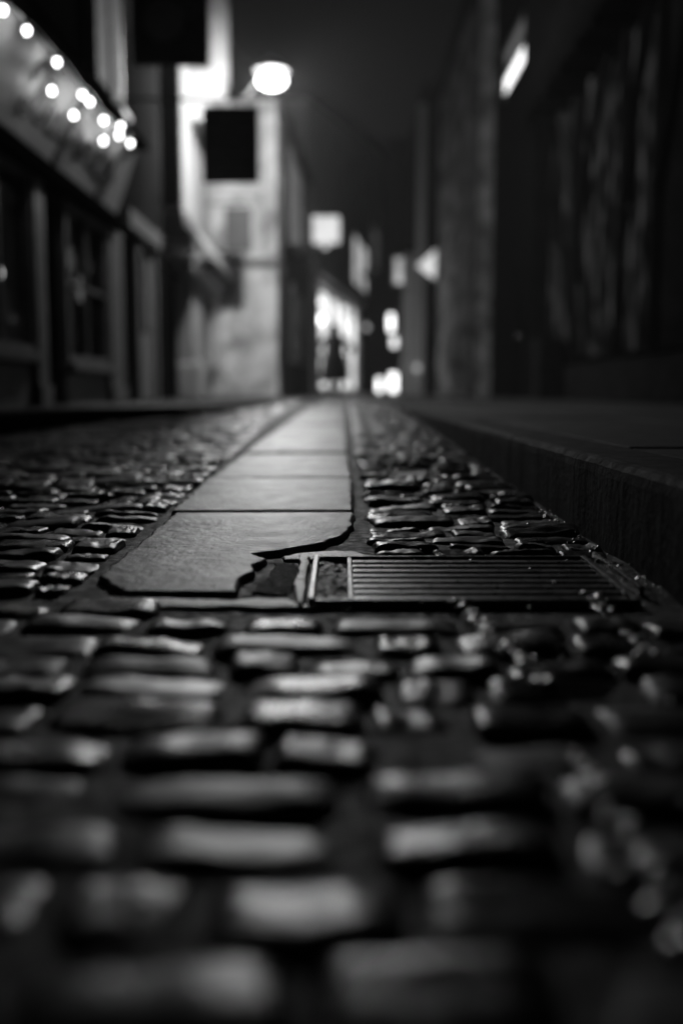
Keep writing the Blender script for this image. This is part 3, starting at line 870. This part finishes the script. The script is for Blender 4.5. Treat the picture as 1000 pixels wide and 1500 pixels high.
F = thing('timber_framed_house', (3.3, 11, .19), 'near timber framed house on the right with streaked plaster panels under a dark jetty', 'building')
f3 = facade_right(3.15)
bays = [(14.4, 16.0), (12.0, 13.9), (10.7, 11.75), (8.6, 10.45), (6.4, 8.3), (4, 6.1)]
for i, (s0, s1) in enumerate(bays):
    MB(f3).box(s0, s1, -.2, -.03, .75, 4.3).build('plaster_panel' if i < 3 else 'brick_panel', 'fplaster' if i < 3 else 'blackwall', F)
edges = [(16.002, 16.17), (13.902, 14.398), (11.752, 11.998), (10.452, 10.698), (8.302, 8.598), (6.102, 6.398), (3.7, 3.998)]
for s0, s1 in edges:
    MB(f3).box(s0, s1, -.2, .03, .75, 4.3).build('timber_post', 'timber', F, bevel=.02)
def brace(s0, z0, s1, z1, bow):
    n = 9
    pts = []
    for i in range(n):
        t = i / (n - 1)
        pts.append((s0 + (s1 - s0) * t, z0 + (z1 - z0) * t + bow * math.sin(math.pi * t)))
    a, c = [], []
    for i, (s, z) in enumerate(pts):
        p, q = pts[max(0, i - 1)], pts[min(n - 1, i + 1)]
        ds, dz_ = q[0] - p[0], q[1] - p[1]; L = math.hypot(ds, dz_)
        a.append((s - dz_ / L * .08, z + ds / L * .08)); c.append((s + dz_ / L * .08, z - ds / L * .08))
    vs = [(s, o, z) for o in (-.1, .045) for ring in (a, c) for s, z in ring]
    fs = []
    for i in range(n - 1):
        fs += [(i, i + 1, n + i + 1, n + i), (2 * n + i, 2 * n + i + 1, 3 * n + i + 1, 3 * n + i), (i, i + 1, 2 * n + i + 1, 2 * n + i), (n + i, n + i + 1, 3 * n + i + 1, 3 * n + i)]
    fs += [(0, n, 3 * n, 2 * n), (n - 1, 2 * n - 1, 4 * n - 1, 3 * n - 1)]
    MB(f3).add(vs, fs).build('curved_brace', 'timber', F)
brace(13.85, 2.6, 12.4, 4.25, .3); brace(11.72, 2.4, 10.95, 4.25, .3); brace(10.55, 2.3, 9.2, 4.2, .3)
pa = [(15.4, 4.3), (15.1, 3.8), (14.91, 3.4), (14.6, 2.9), (14.36, 2.47), (14.1, 2.0), (13.93, 1.7), (13.7, 1.2), (13.6, .78)]
MB(lambda x, y, z: f3(y, x, z)).tube([(-.02, s, z) for s, z in pa], .05, 6).build('curved_brace', 'pale_timber', F, label='thin pale curved brace')
MB(f3).box(3.7, 16.17, -.2, .02, .2, .70).build('plinth', 'stone', F, bevel=.02)
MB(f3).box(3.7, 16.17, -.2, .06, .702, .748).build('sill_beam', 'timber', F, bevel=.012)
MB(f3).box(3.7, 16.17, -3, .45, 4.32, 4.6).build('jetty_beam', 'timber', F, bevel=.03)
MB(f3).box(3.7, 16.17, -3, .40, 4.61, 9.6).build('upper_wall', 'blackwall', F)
MB(f3).box(3.6, 16.18, -3.2, .7, 9.62, 9.8).build('roof', 'roof', F)
for i in range(15):
    s = 4.0 + i * .82
    MB(f3).box(s, s + .14, .02, .5, 4.17, 4.31).build('joist_end', 'timber', F, bevel=.015)

t = MB().box(2.76, 3.12, 14.5, 15.2, .19, 1.06).build('stone_block', 'stone', None, bevel=.03, label='squat dark stone block standing on the right pavement against the wall', category='stone block')

# ------------------------------------------------------------------ hanging signs
t = thing('hanging_sign', (-1.1, 10.5, 2.75), 'square black hanging sign silhouetted below the street lamp', 'sign', 'hanging signs on the left')
MB().box(-1.37, -.82, 10.48, 10.52, 2.37, 3.10).build('board', 'signblack', t, bevel=.006)
for i, (z, a, c) in enumerate([(2.97, -1.2, -1.0), (2.87, -1.28, -.92), (2.77, -1.25, -.95), (2.66, -1.28, -.92), (2.56, -1.22, -.98), (2.47, -1.26, -.94)]):
    MB().box(a, c, 10.474, 10.4795, z - .012, z + .012).build('sign_line', 'signmark', t)
MB().tube([(-1.32, 10.5, 3.17), (-2.18, 10.5, 3.17)], .016, 8).tube([(-1.28, 10.5, 3.10), (-1.28, 10.5, 3.165)], .008, 6).tube([(-.92, 10.5, 3.10), (-.92, 10.5, 3.17), (-1.32, 10.5, 3.17)], .012, 6).build('bracket', 'darkwood', t)
t = thing('hanging_sign', (-1.37, 8.6, 3.3), 'big black hanging sign with a pale round emblem at the top edge', 'sign', 'hanging signs on the left')
MB().box(-1.675, -1.065, 8.58, 8.62, 2.91, 3.62).build('board', 'signblack', t, bevel=.006)
b = MB(); n = 28
b.hexa([(-1.42 + .165 * math.cos(i * 2 * math.pi / n), 8.5795, 3.26 + .165 * math.sin(i * 2 * math.pi / n)) for i in range(n)],
       [(-1.42 + .165 * math.cos(i * 2 * math.pi / n), 8.574, 3.26 + .165 * math.sin(i * 2 * math.pi / n)) for i in range(n)])
ring = [(-1.205 + .055 * math.cos(i * 2 * math.pi / 16), 8.577, 3.345 + .055 * math.sin(i * 2 * math.pi / 16)) for i in range(17)]
b.tube(ring, .012, 6)
b.build('emblem', 'signmark', t)
MB().tube([(-1.1, 8.6, 3.68), (-2.18, 8.6, 3.68)], .016, 8).tube([(-1.15, 8.6, 3.62), (-1.15, 8.6, 3.68)], .01, 6).tube([(-1.6, 8.6, 3.62), (-1.6, 8.6, 3.68)], .01, 6).build('bracket', 'darkwood', t)
t = thing('hanging_sign', (-1.48, 15.9, 2.72), 'small grey hanging sign in front of the white house wall', 'sign', 'hanging signs on the left')
MB().box(-1.76, -1.36, 15.88, 15.92, 2.42, 3.06).build('board', 'signgrey', t, bevel=.006)
MB().tube([(-1.40, 15.9, 3.12), (-2.05, 15.9, 3.12)], .014, 8).tube([(-1.44, 15.9, 3.06), (-1.44, 15.9, 3.12)], .008, 6).tube([(-1.7, 15.9, 3.06), (-1.7, 15.9, 3.12)], .008, 6).build('bracket', 'darkwood', t)
t = thing('hanging_sign', (-.38, 25, 4.1), 'bright white square sign hanging over the lit shop', 'sign', 'hanging signs on the left')
MB().box(-.715, -.05, 24.96, 25.04, 3.80, 4.43).build('board', 'signlit', t, bevel=.02)
MB().box(-.44, -.32, 24.97, 25.03, 3.68, 3.795).build('finial', 'signlit', t, bevel=.01)
MB().tube([(-.1, 25, 4.48), (-.68, 25, 4.48)], .02, 8).tube([(-.2, 25, 4.43), (-.2, 25, 4.48)], .012, 6).tube([(-.6, 25, 4.43), (-.6, 25, 4.48)], .012, 6).build('bracket', 'darkwood', t)

# ------------------------------------------------------------------ street lamp
LX, LY, LZZ = -.874, 13.4, 4.18
sl = thing('street_lamp', (LX, LY, LZZ), 'glowing street lamp on a wall bracket above the black square sign', 'street lamp')
MB().ball((LX, LY, LZZ), .18, .14, .105, 20, 12).build('lamp_glass', 'lampglass', sl, smooth=True)
b = MB(); n = 20
prof = [(.04, .26), (.10, .24), (.20, .15), (.23, .112), (.22, .108)]
rings = [[(LX + r_ * math.cos(2 * math.pi * i / n), LY + r_ * math.sin(2 * math.pi * i / n), LZZ + z_) for i in range(n)] for r_, z_ in prof]
b.add([p for g_ in rings for p in g_], [(j * n + i, j * n + (i + 1) % n, (j + 1) * n + (i + 1) % n, (j + 1) * n + i) for j in range(len(prof) - 1) for i in range(n)] + [list(range(n))])
b.build('hood', 'darkwood', sl, smooth=True)
MB().tube([(-1.62, 14.21, 4.07), (-1.33, 13.95, 4.03), (-1.1, 13.65, 4.2), (-.95, 13.48, 4.42), (LX, LY, 4.47), (LX, LY, 4.43)], .022, 8).tube([(-1.6, 14.21, 4.02), (-1.15, 13.72, 4.14)], .012, 6).build('bracket_arm', 'iron', sl, smooth=True)
MB().box(-1.68, -1.56, 14.20, 14.248, 4.0, 4.14).build('wall_plate', 'iron', sl)

# ------------------------------------------------------------------ fairy lights
fl = thing('fairy_lights', (-1.93, 8, 2.52), 'string of glowing fairy lights along the top of the lettered fascia', 'string lights')
bl = [(6.15, 2.367, 1), (6.78, 2.386, 1), (6.86, 2.234, 0), (7.42, 2.363, 1), (7.63, 2.374, 1), (7.40, 2.221, 0), (8.06, 2.355, 1), (8.67, 2.461, 1), (8.61, 2.377, 1),
      (9.05, 2.415, 1), (5.73, 2.331, 0), (8.30, 2.26, 2), (5.2, 2.37, 1), (4.7, 2.38, 1)]
for s, z, br in bl:
    X = -1.80 if z > 2.3 else -1.86
    bb = MB().ball((X, s, z), .017, .017, .022, 12, 8).build('bulb', 'bulb' if br == 1 else 'dimbulb', fl, smooth=True)
    MB().tube([(X, s, z + .023), (X, s, z + .05)], .008, 6).build('socket', 'darkwood', bb)
path = []
for i, (s, z) in enumerate(sorted([(s, z) for s, z, br in bl if z > 2.3])):
    path += [(-1.80, s, z + .05), (-1.80, s + .1, z + .07)]
MB().tube(path, .005, 5).build('wire', 'darkwood', fl)

# ------------------------------------------------------------------ the person
def person(px, py):
    t = thing('person', (px, py, GZ), 'person in a dark hooded coat walking in front of the lit shop window', 'person')
    J = {'pelvis': (0, 0, .95), 'waist': (0, .01, 1.12), 'chest': (0, .02, 1.35), 'neck': (0, .01, 1.50), 'head': (0, -.03, 1.60), 'top': (0, -.02, 1.72),
         'hipl': (-.09, 0, .90), 'kneel': (-.10, -.12, .50), 'ankl': (-.10, .02, .10), 'toel': (-.08, -.12, .035),
         'hipr': (.09, 0, .90), 'kneer': (.10, .03, .50), 'ankr': (.10, .16, .11), 'toer': (.08, .12, .035),
         'shl': (-.21, .02, 1.42), 'ell': (-.42, .06, 1.18), 'wrl': (-.29, -.10, .99), 'hal': (-.25, -.15, .95),
         'shr': (.21, .02, 1.42), 'elr': (.42, .05, 1.18), 'wrr': (.29, -.10, .97), 'har': (.25, -.15, .93)}
    rad = {'pelvis': .15, 'waist': .13, 'chest': .155, 'neck': .055, 'head': .085, 'top': .07, 'hipl': .10, 'kneel': .095, 'ankl': .075, 'toel': .04,
           'hipr': .10, 'kneer': .095, 'ankr': .075, 'toer': .04, 'shl': .09, 'ell': .075, 'wrl': .05, 'hal': .035, 'shr': .09, 'elr': .075, 'wrr': .05, 'har': .035}
    Ed = [('pelvis', 'waist'), ('waist', 'chest'), ('chest', 'neck'), ('neck', 'head'), ('head', 'top'), ('pelvis', 'hipl'), ('hipl', 'kneel'), ('kneel', 'ankl'), ('ankl', 'toel'),
          ('pelvis', 'hipr'), ('hipr', 'kneer'), ('kneer', 'ankr'), ('ankr', 'toer'), ('chest', 'shl'), ('shl', 'ell'), ('ell', 'wrl'), ('wrl', 'hal'), ('chest', 'shr'), ('shr', 'elr'), ('elr', 'wrr'), ('wrr', 'har')]
    names = list(J)
    def skin(nm, verts, rads, edges, m, parent, root=0, lev=2):
        me = bpy.data.meshes.new(nm)
        me.from_pydata(verts, edges, [])
        o = bpy.data.objects.new(nm, me); col.objects.link(o)
        md = o.modifiers.new('skin', 'SKIN')
        me.skin_vertices[0].data[root].use_root = True
        for i, q in enumerate(rads):
            me.skin_vertices[0].data[i].radius = (q, q * .9)
        sb = o.modifiers.new('sub', 'SUBSURF'); sb.levels = lev; sb.render_levels = lev
        dg = bpy.context.evaluated_depsgraph_get()
        ev = bpy.data.meshes.new_from_object(o.evaluated_get(dg))
        ev.materials.clear(); ev.materials.append(M[m])
        for p in ev.polygons: p.use_smooth = True
        bpy.data.objects.remove(o)
        return link(nm, ev, parent)
    t.scale = (1.12, 1.1, 1)
    body = skin('body', [J[n_] for n_ in names], [rad[n_] for n_ in names], [(names.index(a), names.index(c)) for a, c in Ed], 'cloth', t)
    # fingers
    for sd, hx in ((-1, -.25), (1, .25)):
        hz = .95 if sd < 0 else .93
        for k in range(4):
            MB().tube([(px + hx + .012 * (k - 1.5), py - .165, GZ + hz - .01), (px + hx + .013 * (k - 1.5), py - .195, GZ + hz - .04), (px + hx + .013 * (k - 1.5), py - .185, GZ + hz - .07 + .006 * abs(k - 1.5))], [.010, .009, .007], 6).build('finger', 'skin', body, smooth=True)
        MB().tube([(px + hx - sd * .03, py - .15, GZ + hz), (px + hx - sd * .05, py - .175, GZ + hz - .03)], [.011, .008], 6).build('thumb', 'skin', body, smooth=True)
    # coat skirt
    b = MB(); n = 20
    prof = [(.17, .115, 1.46), (.235, .155, 1.36), (.215, .15, 1.16), (.25, .175, .98), (.30, .21, .78), (.33, .24, .34), (.31, .22, .34)]
    rings = [[(px + a * math.cos(2 * math.pi * i / n), py + .01 + c * math.sin(2 * math.pi * i / n), GZ + z) for i in range(n)] for a, c, z in prof]
    b.add([p for g_ in rings for p in g_], [(j * n + i, j * n + (i + 1) % n, (j + 1) * n + (i + 1) % n, (j + 1) * n + i) for j in range(len(prof) - 1) for i in range(n)])
    b.build('coat', 'cloth', t, smooth=True)
    b = MB()
    prof = [(.19, .14, 1.43, .02), (.155, .13, 1.52, .02), (.14, .125, 1.62, .015), (.105, .11, 1.71, .02), (.06, .06, 1.79, .03), (.012, .012, 1.83, .04)]
    rings = [[(px + a * math.cos(2 * math.pi * i / n), py + oy + c * math.sin(2 * math.pi * i / n), GZ + z) for i in range(n)] for a, c, z, oy in prof]
    b.add([p for g_ in rings for p in g_], [(j * n + i, j * n + (i + 1) % n, (j + 1) * n + (i + 1) % n, (j + 1) * n + i) for j in range(len(prof) - 1) for i in range(n)])
    b.build('hood', 'cloth', t, smooth=True)
    # face in the opening of the hood
    f_ = MB().ball((px, py - .085, GZ + 1.62), .07, .05, .095).build('face', 'skin', body, smooth=True)
    MB().hexa([(px - .012, py - .128, GZ + 1.585), (px + .012, py - .128, GZ + 1.585), (px, py - .133, GZ + 1.635)], [(px - .010, py - .150, GZ + 1.588), (px + .010, py - .150, GZ + 1.588), (px, py - .136, GZ + 1.634)]).build('nose', 'skin', body)
person(-.18, 26.3)

# ------------------------------------------------------------------ haze added to imitate lens glow round the lamp
hb = MB().box(-60, 60, -20, 95, -1.36, 11.2)
m = bpy.data.materials.new('thin_night_mist')
m.use_nodes = True
n, l = m.node_tree.nodes, m.node_tree.links
n.remove(n['Principled BSDF'])
pv = n.new('ShaderNodeVolumePrincipled')
pv.inputs['Color'].default_value = (.9, .9, .9, 1)
pv.inputs['Density'].default_value = HAZE
pv.inputs['Anisotropy'].default_value = .1
l.new(pv.outputs[0], n['Material Output'].inputs['Volume'])
M['haze'] = m
hz = hb.build('haze', 'haze', None, kind='stuff', label='thin night mist glowing round the lamp')
